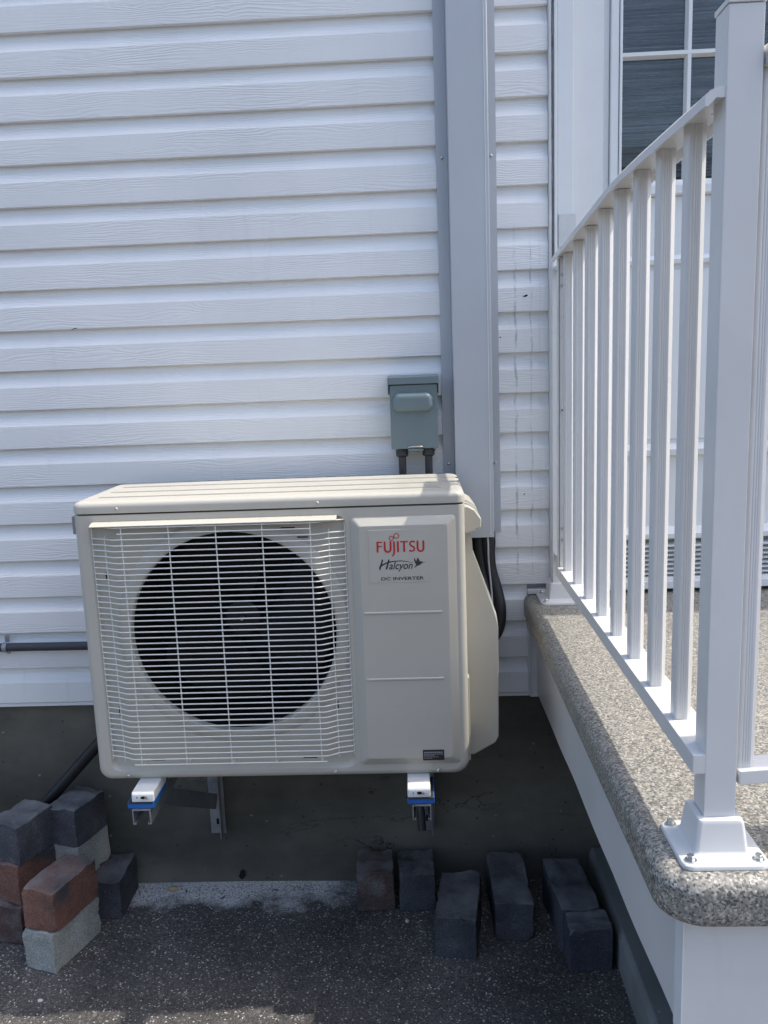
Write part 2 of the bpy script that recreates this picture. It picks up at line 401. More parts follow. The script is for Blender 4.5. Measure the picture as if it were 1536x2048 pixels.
# ------------------------------------------------------------------ house wall
house = thing('house', 'white vinyl sided house wall above a dark concrete foundation', 'house', (0.3, 0.1, GZ))
B().box(-3.0, 1.03, 0.006, 3.0, 0.470, 3.0).build('wall_core', M['old_trim'], house)
B().box(1.03, 1.176, 0.14, 3.0, 0.62, 3.0).build('wall_core', M['white_trim'], house)
B().box(1.176, 2.10, 0.30, 3.0, 0.62, 3.0).build('wall_core', M['roof'], house)
B().box(2.10, 6.5, 0.0, 3.0, 0.62, 3.0).build('wall_core', M['white_trim'], house)
B().box(1.176, 2.10, 0.0, 0.30, 2.45, 3.0).build('wall_core', M['white_trim'], house)
B().box(-3.1, 6.6, 0.0, 3.1, 3.0, 3.08).build('roof', M['roof'], house)
fb = B()
nx = 90; Lf = []
for k in range(14):
    z = GZ-0.12+(0.472-(GZ-0.12))*k/13
    Lf.append([(-3.0+9.5*i/nx, 0.012+noise.noise(Vector((i*.35, z*7, 5)))*0.0035, z) for i in range(nx+1)])
fb.loops(Lf, closed=False)
fb.box(-3.0, 6.5, 0.03, 2.9, GZ-0.15, 0.46)
fb.build('foundation', M['foundation'], house, fix=False)
Z0, PZ = 2.06068, 0.09373
prof = [(-0.0030, 0.0), (-0.0030, 0.0), (-0.0160, 0.0), (-0.0172, 0.0012), (-0.0176, 0.0535), (-0.0168, 0.0550), (-0.0086, 0.0700), (-0.0048, 0.0790), (-0.0030, 0.1005)]
def course(x0, x1, zb, mat, first=False, n=26):
    b = B(); pts = prof
    m = max(2, int(n*(x1-x0)/1.6)); Ls = []
    ph = zb*13.0
    def wv(x): return 0.0012*noise.noise(Vector((x*1.3, ph, 0)))
    for (y, dz) in pts[1:]:
        Ls.append([(x0+(x1-x0)*i/m, y+wv(x0+(x1-x0)*i/m)*(1 if y < -.01 else .4), zb+dz+0.0010*noise.noise(Vector((x0+(x1-x0)*i/m, ph, 9)))) for i in range(m+1)])
    b.loops(Ls, closed=False)
    return b.build('siding_course', mat, house, smooth=14, fix=False)
for k in range(-10, 18):
    zb = Z0-k*PZ
    if zb < 0.455: continue
    course(-1.9, 0.778, zb, M['siding'])
    if zb > 0.73: course(0.885, 1.016, zb, M['siding_stained'])
    else: course(0.778, 0.962 if zb > .6 else 0.974, zb, M['siding_stained'])
B().box(-1.9, 0.985, -0.013, 0.004, 0.4560, 0.4655, 0.001).build('starter_strip', M['siding'], house)
# trim between the siding and the door
B().box(1.0165, 1.0225, -0.023, 0.004, 0.725, 2.99, 0.001).build('siding_channel', M['old_trim'], house)
B().box(1.0225, 1.0285, -0.012, 0.004, 0.725, 2.99, 0.001).build('siding_channel', M['old_trim'], house)
B().box(1.029, 1.036, -0.022, 0.004, 0.725, 2.99, 0.0015).build('siding_channel', M['white_trim'], house)
cb = B(); z = 0.74; Lc = []
while z < 2.3:
    w0 = 0.0004+0.0030*abs(noise.noise(Vector((0, 0, z*30)))); xc = 1.0255+0.0014*noise.noise(Vector((2, 0, z*22)))
    Lc.append([(xc-w0, -0.0125, z), (xc, -0.0155-0.002*noise.noise(Vector((0, 5, z*40))), z), (xc+w0, -0.0125, z)]); z += 0.012
cb.loops(Lc, closed=False); cb.build('caulk_bead', M['caulk'], house)
B().box(0.962, 0.9685, -0.023, 0.004, 0.46, 0.655, 0.001).build('siding_channel', M['old_trim'], house)
B().box(0.9685, 0.988, -0.012, 0.004, 0.452, 0.66, 0.001).build('siding_channel', M['siding'], house)
# nail holes left in the stained strip
def hole(x, z, rx, rz, jag=False):
    b = B(); n = 12
    b.flat([(x+rx*math.cos(2*math.pi*i/n)*(1+.35*random.uniform(-1, 1)*jag), z+rz*math.sin(2*math.pi*i/n)*(1+.5*random.uniform(-1, 1)*jag)+(jag*.25*rx*math.cos(2*math.pi*i/n))) for i in range(n)], -0.0184)
    b.build('nail_hole', M['hole'], house, smooth=0)
hole(-0.107, 1.4055, 0.0080, 0.0010, True); hole(0.9625, 1.4395, 0.0062, 0.0022, True); hole(0.9030, 1.3470, 0.0017, 0.0017); hole(0.9560, 0.9730, 0.0017, 0.0017)
# awning edge over the door (outside the frame, shades the back of the porch)
B().box(1.90, 6.5, -0.10, -0.001, 2.55, 2.64).build('door_awning', M['white_trim'], house)

# unseen house added behind the camera to take the low sky light away
nh = thing('added_sky_blocker', 'added brown brick house behind the camera, out of view, blocking the low sky', 'house', (0, -13, GZ))
M['brick_wall'] = concrete_mat('brown_brickwork', (0.14, 0.10, 0.085), (0.20, 0.15, 0.125))
B().box(-9, 7, -20, -13, GZ, 3.4).build('wall', M['brick_wall'], nh)
B().prism([(-20.4, 3.4), (-12.6, 3.4), (-16.5, 5.6)], -9.4, 7.4, 'x').build('roof', M['roof'], nh)
for wx in (-6.5, -3.5, 0.5, 3.5):
    for wz in (1.0,):
        f_ = B().box(wx, wx+1.2, -13, -12.92, wz, wz+1.3).build('window', M['white_trim'], nh)
        o = B().box(wx+.08, wx+1.12, -12.92, -12.90, wz+.08, wz+1.22).build('pane', M['black'], None); o.parent = f_

# ------------------------------------------------------------------ entry door
DY = 0.045
dr = thing('entry_door', 'white glazed entry door behind the porch railing', 'door', (1.6, DY, 0.72))
def P(name, b, mat=M['white_trim'], par=None, **k): return b.build(name, mat, par or dr, **k)
P('casing', B().box(1.0363, 1.0735, -0.018, 0.05, 0.722, 2.45, 0.003))
P('jamb', B().box(1.0740, 1.149, 0.026, 0.06, 0.722, 2.45, 0.002))
P('stile', B().box(1.1495, 1.163, 0.032, 0.075, 0.722, 2.45, 0.002))
P('stile', B().box(1.1640, 1.1825, 0.022, 0.08, 0.722, 2.45, 0.003))
for a, b_ in ((1.1835, 1.190),): P('glazing_bead', B().box(a, b_, 0.020, 0.075, 1.685, 2.3, 0.002))
# glass panes and muntins
gx0, gx1, gzb, gzt = 1.190, 1.98, 1.690, 2.36
vm = [1.343, 1.50, 1.66, 1.82]; hm = [1.965, 2.25]
cols = [gx0]+vm+[gx1]; rows = [gzb]+hm+[gzt]
for i in range(len(cols)-1):
    for j in range(len(rows)-1):
        P('glass_pane', B().box(cols[i]+.001, cols[i+1]-.001, 0.050, 0.054, rows[j]+.001, rows[j+1]-.001), M['glass'])
for x in vm: P('muntin', B().prism([(x-.0085, .048), (x-.004, .034), (x+.004, .034), (x+.0085, .048)], gzb, gzt, 'z'))
for z in hm: P('muntin', B().prism([(.0475, z-.0085), (.0335, z-.004), (.0335, z+.004), (.0475, z+.0085)], gx0, gx1, 'x'))
bl = B(); Lb = []; nz = 190
for k in range(nz+1):
    z = gzb-.03+(gzt-gzb+.05)*k/nz
    row = []
    for i in range(41):
        x = gx0-.02+(gx1-gx0+.04)*i/40
        w_ = noise.noise(Vector((x*1.6, z*26, 3)))*0.9+noise.noise(Vector((x*7, z*60, 8)))*0.35
        row.append((x, 0.085+0.0045*(1 if k % 2 else -1)*(0.55+0.75*w_)+0.004*w_, z+0.0022*noise.noise(Vector((x*4, z*15, 1)))))
    Lb.append(row)
bl.loops(Lb, closed=False); P('pleated_blind', bl, M['blind'], fix=False, smooth=0)
# lower door: sash rail, panels, mouldings, vent louvres
P('door_rail', B().prism([(.030, 1.655), (.016, 1.659), (.016, 1.676), (.026, 1.684), (.030, 1.690), (.060, 1.690), (.060, 1.655)], 1.190, 2.0, 'x'))
P('door_panel', B().box(1.190, 2.0, 0.034, 0.08, 0.86, 1.654))
P('door_panel', B().box(1.235, 1.95, 0.030, 0.0335, 1.09, 1.49, 0.002))
P('moulding', B().prism([(.0335, 1.500), (.022, 1.503), (.020, 1.512), (.026, 1.520), (.0335, 1.523)], 1.190, 2.0, 'x'))
P('moulding', B().prism([(.0335, 1.048), (.018, 1.052), (.015, 1.066), (.024, 1.076), (.0335, 1.080)], 1.190, 2.0, 'x'))
P('moulding', B().prism([(.0335, .842), (.014, .846), (.012, .858), (.024, .868), (.0335, .874)], 1.190, 2.0, 'x'))
for k in range(7):
    z = 0.756+k*0.0115
    P('louvre', B().prism([(.012, z), (.010, z+.0035), (.050, z+.0075), (.052, z+.004)], 1.190, 2.0, 'x'))
P('vent_back', B().box(1.190, 2.0, 0.055, 0.075, 0.70, 0.842), M['old_trim'])
P('threshold', B().box(1.150, 2.05, -0.030, 0.06, 0.730, 0.750, 0.003))
P('door_frame', B().box(2.0, 2.1, 0.0, 0.08, 0.72, 2.45, 0.002))
P('door_head', B().box(1.183, 2.0, 0.01, 0.08, 2.361, 2.449, 0.002))

# ------------------------------------------------------------------ porch
ZD = 0.7206
porch = thing('porch', 'raised porch with speckled granite look deck and white skirt', 'porch', (1.6, -0.6, GZ))
# bullnosed slab: stacked rounded rectangles in plan
Ls = []; th = 0.055; r = 0.017; x0, x1, y0, y1 = 0.953, 3.2, -1.186, 0.0
prf = [(0.004, -th), (0.0012, -th+.004)] + [(0, -th+.010), (0, -r)] + [(r-r*math.cos(a), -r+r*math.sin(a)) for a in [R(12*i) for i in range(1, 8)]] + [(r, 0.0)]
def plan(ins, z):
    P_ = rrect(x0+ins, x1, y0+ins, y1, (0.048, 0.002, 0.0, 0.0), 9)
    return [(a, b, z) for a, b in P_]
for ins, dz in prf: Ls.append(plan(ins, ZD+dz))
pb = B(); pb.loops(Ls, True, True, True); pb.build('deck_slab', M['granite'], porch)
# white skirt (side) with the slightly dropping lower edge, front skirt with a pressed step
sk = B(); n = 24
top = []; bot = []
La, Lb_ = [], []
for i in range(n+1):
    t_ = i/n; y = -0.006-1.146*t_
    wv = 0.0016*noise.noise(Vector((y*5, 0, 4)))
    zb = 0.462+0.040*t_
    La.append([(0.9865+wv, y, ZD-th-.0005), (0.9850+wv*1.5, y, ZD-th-.05), (0.9855+wv*2, y, zb), (0.992+wv*2, y, zb), (0.992, y, ZD-th-.0005)])
sk.loops(La, closed=True, cap0=True, cap1=True); sk.build('side_skirt', M['white'], porch, smooth=30)
fs = B()
fs.prism([(-1.1540, ZD-th-.0005), (-1.1540, 0.585), (-1.1575, 0.578), (-1.1590, 0.20), (-1.150, 0.20), (-1.150, ZD-th-.0005)], 0.985, 3.1, 'x')
fs.build('front_skirt', M['white'], porch)
B().box(0.9835, 0.9849, -1.158, -1.130, 0.50, ZD-th-.001).build('corner_trim', M['white_trim'], porch)
B().box(1.04, 3.1, -1.13, -0.03, 0.56, 0.664).build('deck_joist', M['footing'], porch)
ft = B(); ft.prism([(1.118, GZ-.05), (1.118, 0.012), (1.126, 0.028), (1.30, 0.034), (1.30, GZ-.05)], -1.12, -0.002, 'y', 0.004)
ft.build('footing', M['footing'], porch)
B().box(1.62, 1.72, -1.12, 0.0, 0.03, 0.565).build('support_wall', M['footing'], porch)
B().box(0.962, 1.010, -0.022, -0.003, ZD+.0025, ZD+0.0145, 0.002).build('trim_scrap', M['old_trim'], porch)

# ------------------------------------------------------------------ railing
rail = thing('porch_railing', 'white metal porch railing with pickets and corner post', 'railing', (1.02, -0.6, ZD))
RX0, RX1 = 0.9975, 1.040
BY = [-0.26654-0.10852*i for i in range(8)]
TOPZ = [(-0.150, 1.496), (-0.2665, 1.5020), (-0.36, 1.5085), (-0.45, 1.5165), (-0.56, 1.5250), (-0.66, 1.5335), (-0.75, 1.5395), (-0.87, 1.5402), (-1.01, 1.5395), (-1.131, 1.5385)]
def topz(y):
    for (ya, za), (yb, zb) in zip(TOPZ, TOPZ[1:]):
        if yb <= y <= ya: return za+(zb-za)*(ya-y)/(ya-yb)
    return TOPZ[0][1] if y > TOPZ[0][0] else TOPZ[-1][1]
# handrail: section swept along the polyline
sec = [(-.0255, -.0085), (-.0255, .0010), (-.021, .0060), (-.012, .0095), (.012, .0095), (.021, .0060), (.0255, .0010), (.0255, -.0085), (.0225, -.0085), (.0150, -.0010), (-.0150, -.0010), (-.0225, -.0085)]
hb = B(); Ls = []; yy = -0.2145
while yy > -1.131:
    Ls.append([(1.0175+a, yy, topz(yy)+b) for a, b in sec]); yy -= 0.035
Ls.append([(1.0175+a, -1.1310, topz(-1.131)+b) for a, b in sec])
hb.loops(Ls, True, True, True); hb.build('top_rail', M['white'], rail, smooth=30)
B().box(RX0, RX1, -1.1325+.0005, -0.2145, 0.8205, 0.8440, 0.0018).build('bottom_rail', M['white'], rail)
# fluted picket section
def picket_sec(w_, d):
    h = w_/2; k = d/2; r1 = .0030; r2 = .0082; out = []
    out += [(-h+r1-r1*math.cos(R(a)), -k+r1-r1*math.sin(R(a))) for a in (0, 30, 60, 90)]
    for gx in (-.0052, -.0022, .0002): out += [(gx-.0006, -k), (gx, -k+.0006), (gx+.0006, -k)]
    out += [(h-.0068, -k), (h-.0062, -k+.0003), (h-.0006, -k+.0062), (h, -k+.0070)]
    out += [(h, k-.002), (h-.002, k), (-h+.002, k), (-h, k-.002)]
    return out
def picket(x, y, z0, z1):
    s_ = picket_sec(0.0215, 0.021)
    b = B(); b.loops([[(x+a, y+q, z) for a, q in s_] for z in (z0, z1)], True, True, True)
    return b.build('picket', M['white'], rail, smooth=50)
for y in BY: picket(1.0175, y-.0105+.0105, 0.8442, topz(y)-.0012)
# wall channel with screws
for z in (1.462, 1.440, 1.185, .93, .905): B().cyl((1.0085, -0.2378, z), (0, -1, 0), 0.0024, 0.002, 10).build('screw', M['chrome'], rail)
B().box(1.0385, 1.078, -0.0215, -0.0185, 1.545, 1.617, 0.0008).build('mounting_plate', M['old_trim'], rail)
def flange(xc, yc, post_w):
    h = 0.0487
    b = B(); rr_ = 0.012
    Ls = []
    for ins, z in ((0.0, ZD+.0006), (0.0, ZD+.0045), (0.0015, ZD+.0062), (0.006, ZD+.0070), (0.0140, ZD+.0080)):
        Ls.append([(a, b_, z) for a, b_ in rrect(xc-h+ins, xc+h-ins, yc-h+ins, yc+h-ins, max(.004, rr_-ins*.5), 5)])
    q = post_w/2
    for w_, z in ((q+.0140, ZD+.0090), (q+.0120, ZD+.0125), (q+.0085, ZD+.0430), (q+.0068, ZD+.0470), (q+.0006, ZD+.0485)):
        Ls.append([(a, b_, z) for a, b_ in rrect(xc-w_, xc+w_, yc-w_, yc+w_, .005, 5)])
    b.loops(Ls, True, True, False)
    f = b.build('base_flange', M['white'], rail, smooth=45)
    for sx in (-1, 1):
        for sy in (-1, 1):
            c = Vector((xc+sx*.0375, yc+sy*.0375, ZD+.0068))
            bb = B(); bb.cyl(c, (0, 0, 1), .0066, .0012, 18); bb.tube([c+Vector((0, 0, .001)), c+Vector((0, 0, .0060)), c+Vector((0, 0, .0068))], [.0046, .0046, .0038], 6)
            o = bb.build('bolt', M['chrome'], None, smooth=30); o.parent = f
    return f
flange(1.0292, -1.1146, 0.0357)
flange(1.0314, -0.0660, 0.0357)
pw = 0.0357
B().box(1.01134, 1.01134+pw, -1.13254, -1.13254+pw, ZD+.0085, 1.622, 0.0016).build('post', M['white'], rail)
cp = B(); cp.box(1.01134-.0012, 1.01134+pw+.0012, -1.13254-.0012, -1.13254+pw+.0012, 1.6222, 1.6275, 0.001)
cp.build('post_cap', M['white'], rail)
B().box(1.0135, 1.0492, -0.0840, -0.0483, ZD+.0085, 1.5150, 0.0010).build('post', M['white'], rail)
B().box(1.0180, 1.0360, -0.2150, -0.0842, 0.8230, 0.8400, 0.001).build('rail_bracket', M['white'], rail)
B().box(1.0180, 1.0360, -0.2150, -0.0842, 1.4850, 1.4950, 0.001).build('rail_bracket', M['white'], rail)
B().box(1.0010, 1.0350, -0.2380, -0.2160, 0.8445, 1.4960, 0.0010).build('end_channel', M['white'], rail)
B().box(1.0020, 1.0030, -0.2386, -0.2380, 0.846, 1.494).build('channel_seam', M['rubber'], rail)
# front run of the railing, from the corner post to the right
FA = Vector((math.cos(R(6.0)), math.sin(R(6.0)), 0)); F0 = Vector((1.0480, -1.1150, 0))
def frail(name, z0, z1, wd_):
    b = B(); b.obox(F0+Vector((0, 0, (z0+z1)/2)), F0+FA*2.0+Vector((0, 0, (z0+z1)/2)), wd_, z1-z0, bev=.0018); b.build(name, M['white'], rail)
frail('bottom_rail', .8065, .8240, .036); frail('top_rail', 1.5650, 1.5850, .050)
for i in range(14):
    p_ = F0+FA*(0.0130+0.108*i); picket(p_.x, p_.y, 0.8242, 1.5648)

# ------------------------------------------------------------------ line cover duct
du = thing('line_cover', 'tall grey white aluminium duct cover running up the siding', 'duct cover', (0.835, -0.03, 0.88))
B().prism([(0.7630, -.0215), (0.7845, -.0215), (0.7850, -.0275), (0.7885, -.0275), (0.7885, -.0215), (0.7885, -.003), (0.7630, -.003)], 0.985, 2.99, 'z').build('mounting_flange', M['grey_duct'], du, smooth=20)
B().prism([(0.8795, -.0215), (0.8985, -.0215), (0.8985, -.003), (0.8795, -.003)], 0.884, 2.99, 'z').build('mounting_flange', M['grey_duct'], du, smooth=20)
dc = B(); w0 = .0022
dc.prism([(0.7890, -.003), (0.7890, -.0575), (0.7905, -.0600), (0.8765, -.0600), (0.8788, -.0575), (0.8788, -.003), (0.8766, -.003), (0.8766, -.0570), (0.8760, -.0578), (0.7918, -.0578), (0.7912, -.0570), (0.7912, -.003)], 0.878, 2.99, 'z')
dc.build('cover', M['grey_duct'], du, smooth=20)
B().box(0.8700, 0.8712, -.0609, -.0600, 0.884, 2.99).build('seam', M['white_trim'], du)
for x, z in ((0.7757, 1.0535), (0.8868, 1.0535), (0.7757, 1.75), (0.8868, 1.75)):
    b = B(); b.tube([(x, -.0215, z), (x, -.0240, z), (x, -.0250, z)], [.0038, .0030, .0014], 12); o = b.build('screw', M['chrome'], du)

# insulated pipes below the duct
lp = thing('refrigerant_lines', 'black wrapped refrigerant lines bulging out below the duct cover', 'pipes', (0.86, -0.05, 0.6))
def smoothpath(pts, n=8):
    P_ = [Vector(p) for p in pts]; out = []
    for i in range(len(P_)-1):
        a = P_[max(i-1, 0)]; b = P_[i]; c = P_[i+1]; d = P_[min(i+2, len(P_)-1)]
        for k in range(n):
            t = k/n
            out.append(0.5*((2*b)+(-a+c)*t+(2*a-5*b+4*c-d)*t*t+(-a+3*b-3*c+d)*t*t*t))
    out.append(P_[-1]); return out
B().tube(smoothpath([(0.862, -.036, .93), (.862, -.036, .87), (.8665, -.040, .80), (.8800, -.052, .745), (.8870, -.062, .70), (.881, -.070, .655), (.856, -.080, .625), (.81, -.105, .615), (.78, -.12, .615)]), 0.0175, 14).build('insulated_pipe', M['black_foam'], lp)
B().tube(smoothpath([(0.840, -.034, .93), (.841, -.034, .87), (.846, -.042, .80), (.856, -.055, .74), (.862, -.065, .69), (.850, -.080, .66), (.81, -.10, .64), (.78, -.11, .64)]), 0.0160, 14).build('insulated_pipe', M['black_foam'], lp)
B().tube(smoothpath([(0.8625, -.020, .93), (.8635, -.056, .868), (.8640, -.0585, .82), (.8690, -.066, .75), (.870, -.082, .70)]), 0.0022, 8).build('drain_tube', M['grey_duct'], lp)
B().tube(smoothpath([(0.815, -.030, .93), (.817, -.030, .87), (.826, -.036, .80), (.838, -.050, .73), (.83, -.08, .68), (.79, -.10, .67)]), 0.0145, 12).build('insulated_pipe', M['black_foam'], lp)

# ------------------------------------------------------------------ outdoor unit
YF, ZT, HU, DD = -0.3825, 1.0415, 0.6050, 0.2819
ZB = ZT-HU; YB = YF+DD
ac = thing('condenser_unit', 'beige outdoor condenser unit with wire fan guard', 'air conditioner', (0.395, -0.24, ZB))
X1 = 0.7905
# cabinet front and shell
gx = (0.0265, 0.5515); gzr = (0.4575, 1.0000); cx_, cz_, rf = 0.3095, 0.7580, 0.2136
def ring3(pts, y): return [(a, y, b) for a, b in pts]
n = 7
ZC = 1.0135
outer = lambda ins: rrect_even(ins-.003, X1-ins, ZB+ins, ZC, (0.026-ins*.4, 0.032-ins*.4, 0.001, 0.001), n)
rad = 0.014
Ls = [ring3(outer(0), YB)] + [ring3(outer(0), YF+rad)]
for a in (20, 40, 60, 80): Ls.append(ring3(outer(rad*(1-math.cos(R(a)))), YF+rad*(1-math.sin(R(a)))))
Ls.append(ring3(outer(rad), YF))
rec = rrect_even(gx[0], gx[1], gzr[0], gzr[1], 0.020, n)
rec1 = rrect_even(gx[0]+.0015, gx[1]-.0015, gzr[0]+.0015, gzr[1]-.0015, 0.019, n)
rec2 = rrect_even(gx[0]+.008, gx[1]-.008, gzr[0]+.008, gzr[1]-.008, 0.014, n)
FY = YF+.010
Ls += [ring3(rec, YF), ring3(rec1, YF+.0015), ring3(rec2, FY)]
def circ(rd):
    out = []
    for a, b in rec2:
        t = math.atan2(b-cz_, a-cx_); out.append((cx_+rd*math.cos(t), cz_+rd*math.sin(t)))
    return out
Lf = ring3(rec2, FY)
sh = B(); sh.loops(Ls, True, False, False)
c1 = [((cx_+(a-cx_)*min(1, 0.2500/math.hypot(a-cx_, b-cz_))), (cz_+(b-cz_)*min(1, 0.2500/math.hypot(a-cx_, b-cz_)))) for a, b in rec2]
sh.loops([ring3(rec2, FY), ring3(c1, FY+.0005)] + [ring3(circ(rd), FY+dy) for rd, dy in ((0.2450, .0015), (0.2425, -.0005), (0.2360, -.0050), (0.2260, -.0085), (0.2180, -.0090), (0.2142, -.0072), (0.2128, -.0030), (0.2125, .0060))])
sh.build('cabinet', M['beige'], ac, smooth=28)
B().loops([ring3(circ(0.2125), FY+.0062), ring3(circ(0.2130), FY+.16)], True, False, True).build('fan_shroud', M['black'], ac)
# top, back and bottom closing plates
B().box(.004, X1-.004, YF+.012, YB-.001, ZC-.003, ZC+.0045).build('top_gasket', M['rubber'], ac)
B().box(.002, X1-.002, YB-.004, YB-.0005, ZB+.002, ZC-.004).build('rear_coil', M['black'], ac)
# lid
lid = B(); Ls = []
for ins, z in ((0.0, ZC+.0035), (-.0008, ZC+.0045), (-.0008, 1.030), (.0006, 1.0352), (.0035, 1.0385), (.0085, 1.0407), (.014, 1.0412)):
    Ls.append([(a, b, z) for a, b in rrect(ins-.0035, X1-ins, YF+ins, YB-ins*.4, 0.017, 8)])
lid.loops(Ls, True, True, True)
for ya in (-0.150, -0.228, -0.300):
    y_ = [ya-.030, ya-.0296, ya-.0225, ya-.018]
    lid.loops([[(0.030, y_[0], 1.0410), (0.038, y_[1], 1.0436), (0.038, y_[2], 1.0436), (0.030, y_[3], 1.0410)],
               [(0.748, y_[0], 1.0410), (0.740, y_[1], 1.0436), (0.740, y_[2], 1.0436), (0.748, y_[3], 1.0410)]], False, False, False)
    lid.bm.faces.new([lid.bm.verts.new(p) for p in ((0.030, y_[0], 1.0410), (0.038, y_[1], 1.0436), (0.038, y_[2], 1.0436), (0.030, y_[3], 1.0410))])
    lid.bm.faces.new([lid.bm.verts.new(p) for p in ((0.748, y_[0], 1.0410), (0.748, y_[3], 1.0410), (0.740, y_[2], 1.0436), (0.740, y_[1], 1.0436))])
lid.build('lid', M['beige'], ac, smooth=40)
for ya in (-0.235, -0.175):
    B().box(0.752, 0.789, ya-.0012, ya+.0012, 1.0395, 1.0414, 0).build('lid_groove', M['rubber'], ac)
for x, z in ((0.0895, 1.0265), (0.497, 1.0262)):
    b = B(); b.tube([(x, YF-.0005, z), (x, YF-.0028, z), (x, YF-.0034, z)], [.0032, .0020, .0008], 12); b.build('dimple', M['beige'], ac)
# raised service panel
sp = B(); Ls = []
for ins, dy in ((0, 0.0004), (0.0, -.0010), (.0015, -.0026), (.0150, -.0112), (.0170, -.0124), (.020, -.0127)):
    Ls.append(ring3(rrect(0.5610+ins, 0.7712-ins, 0.4640+ins*1.05, 0.9935-ins*.95, max(.003, .008-ins*.2), 6), YF+dy))
sp.loops(Ls, True, False, True); svc = sp.build('service_panel', M['beige'], ac, smooth=22)
PY = YF-.0127
for z in (0.7975, 0.6560):
    b = B(); b.prism([(PY+.0002, z+.0030), (PY-.0018, z+.0012), (PY-.0018, z-.0012), (PY+.0002, z-.0030)], 0.5825, 0.7400, 'x'); b.build('pressed_rib', M['beige'], svc)
# badge
B().box(0.5965, 0.7195, PY-.0007, PY-.0001, 0.8610, 0.9690, 0.0003).build('badge', M['beige'], svc)
def text_mesh(body, size, x, z, y, mat, name, shear=0.0, sx=1.0, width=None, offset=0.0):
    cu = bpy.data.curves.new(name, 'FONT'); cu.body = body; cu.size = size; cu.shear = shear; cu.offset = offset
    o = bpy.data.objects.new(name, cu); COL.objects.link(o); bpy.context.view_layer.update()
    dg = bpy.context.evaluated_depsgraph_get(); me = bpy.data.meshes.new_from_object(o.evaluated_get(dg))
    bpy.data.objects.remove(o)
    xs_ = [v.co.x for v in me.vertices]; x0_ = min(xs_); wd = max(xs_)-x0_
    if width: sx = width/wd
    for v in me.vertices: v.co = Vector((x+(v.co.x-x0_)*sx, y, z+v.co.y))
    me.materials.clear(); me.materials.append(mat)
    ob = bpy.data.objects.new(name, me); COL.objects.link(ob); ob.parent = ac; ob.location = -Vector(ac.location); return ob
LY = PY-.0012
# word mark: capitals drawn with strokes, a long J under a figure eight loop
lt = B(); hh = 0.0222; zb0 = 0.9235; x = 0.6125; wd = 0.0037
def arc(cx, cz, rx, rz, a0, a1, n=14): return [(cx+rx*math.cos(R(a0+(a1-a0)*i/n)), cz+rz*math.sin(R(a0+(a1-a0)*i/n))) for i in range(n+1)]
def st(pts, w_=wd): lt.ribbon(pts, w_, LY)
def Ul(x, w_):
    rr_ = w_/2-wd/2; st([(x+wd/2, zb0+hh), (x+wd/2, zb0+rr_*1.1)]+arc(x+w_/2, zb0+rr_*1.1+.0006, rr_, rr_*1.1, 180, 360)[1:]+[(x+w_-wd/2, zb0+hh)])
st([(x+wd/2, zb0), (x+wd/2, zb0+hh)]); st([(x+wd, zb0+hh-.0013), (x+.0115, zb0+hh-.0013)], .0026); st([(x+wd, zb0+hh*.55), (x+.0105, zb0+hh*.55)], .0025)
Ul(x+.0145, .0155)
jx = x+.0350; st([(jx, zb0+hh), (jx, zb0+.002), (jx-.0006, zb0-.0030), (jx-.0026, zb0-.0068), (jx-.0050, zb0-.0090)], [wd, wd, wd*.95, wd*.7, wd*.3])
st([(x+.0428, zb0), (x+.0428, zb0+hh)])
st([(x+.0550, zb0), (x+.0550, zb0+hh-.002)]); st([(x+.0470, zb0+hh-.0013), (x+.0630, zb0+hh-.0013)], .0026)
sxx = x+.0640
st([(sxx+.0125, zb0+hh-.0028), (sxx+.0095, zb0+hh-.0013), (sxx+.0062, zb0+hh-.0013), (sxx+.0030, zb0+hh-.0036), (sxx+.0026, zb0+hh-.0072), (sxx+.0052, zb0+hh*.55), (sxx+.0092, zb0+hh*.45), (sxx+.0118, zb0+hh*.30), (sxx+.0108, zb0+.0035), (sxx+.0078, zb0+.0014), (sxx+.0044, zb0+.0012), (sxx+.0010, zb0+.0030)], .0032)
Ul(x+.0800, .0155)
lx, lz = jx-.0004, zb0+hh+.0068
lp_ = []
for k in range(44):
    t = 2*math.pi*k/44; q = .0098/(1+math.sin(t)**2); u = q*math.cos(t)*(1.12 if math.cos(t) > 0 else .92); v = q*math.sin(t)*math.cos(t)*(1.45 if math.cos(t) > 0 else 1.25)
    lp_.append((lx+u*math.cos(R(27))-v*math.sin(R(27)), lz+.0014+u*math.sin(R(27))+v*math.cos(R(27))))
lt.ribbon(lp_, .0015, LY, closed=True)
wm = lt.build('word_mark', M['ink_red'], ac, smooth=0)
# script mark: slanted H with swoosh, then letters, bird and small line
sm = B(); bz = 0.8885
sm.ribbon([(0.6170, bz-.0005), (0.6235, bz+.0200)], .0030, LY); sm.ribbon([(0.6305, bz), (0.6365, bz+.0200)], .0030, LY)
sm.ribbon([(0.6165, bz+.0045), (.6240, bz+.0100), (.6330, bz+.0138), (.6450, bz+.0163), (.6600, bz+.0168), (.6740, bz+.0150), (.6840, bz+.0118)], [.0030, .0030, .0026, .0020, .0016, .0011, .0004], LY-.0002)
sm.flat([(0.7115, bz+.0128), (0.7040, bz+.0133), (0.7015, bz+.0148), (0.6990, bz+.0140), (0.6975, bz+.0165), (0.6950, bz+.0215), (0.6935, bz+.0235), (0.6925, bz+.0190), (0.6905, bz+.0150), (0.6885, bz+.0200), (0.6868, bz+.0225), (0.6865, bz+.0170), (0.6885, bz+.0115), (0.6905, bz+.0085), (0.6880, bz+.0045), (0.6855, bz+.0010), (0.6885, bz+.0030), (0.6930, bz+.0060), (0.6980, bz+.0075), (0.7015, bz+.0105), (0.7040, bz+.0122)][::-1], LY)
sm.build('script_mark', M['ink_grey'], ac, smooth=0)
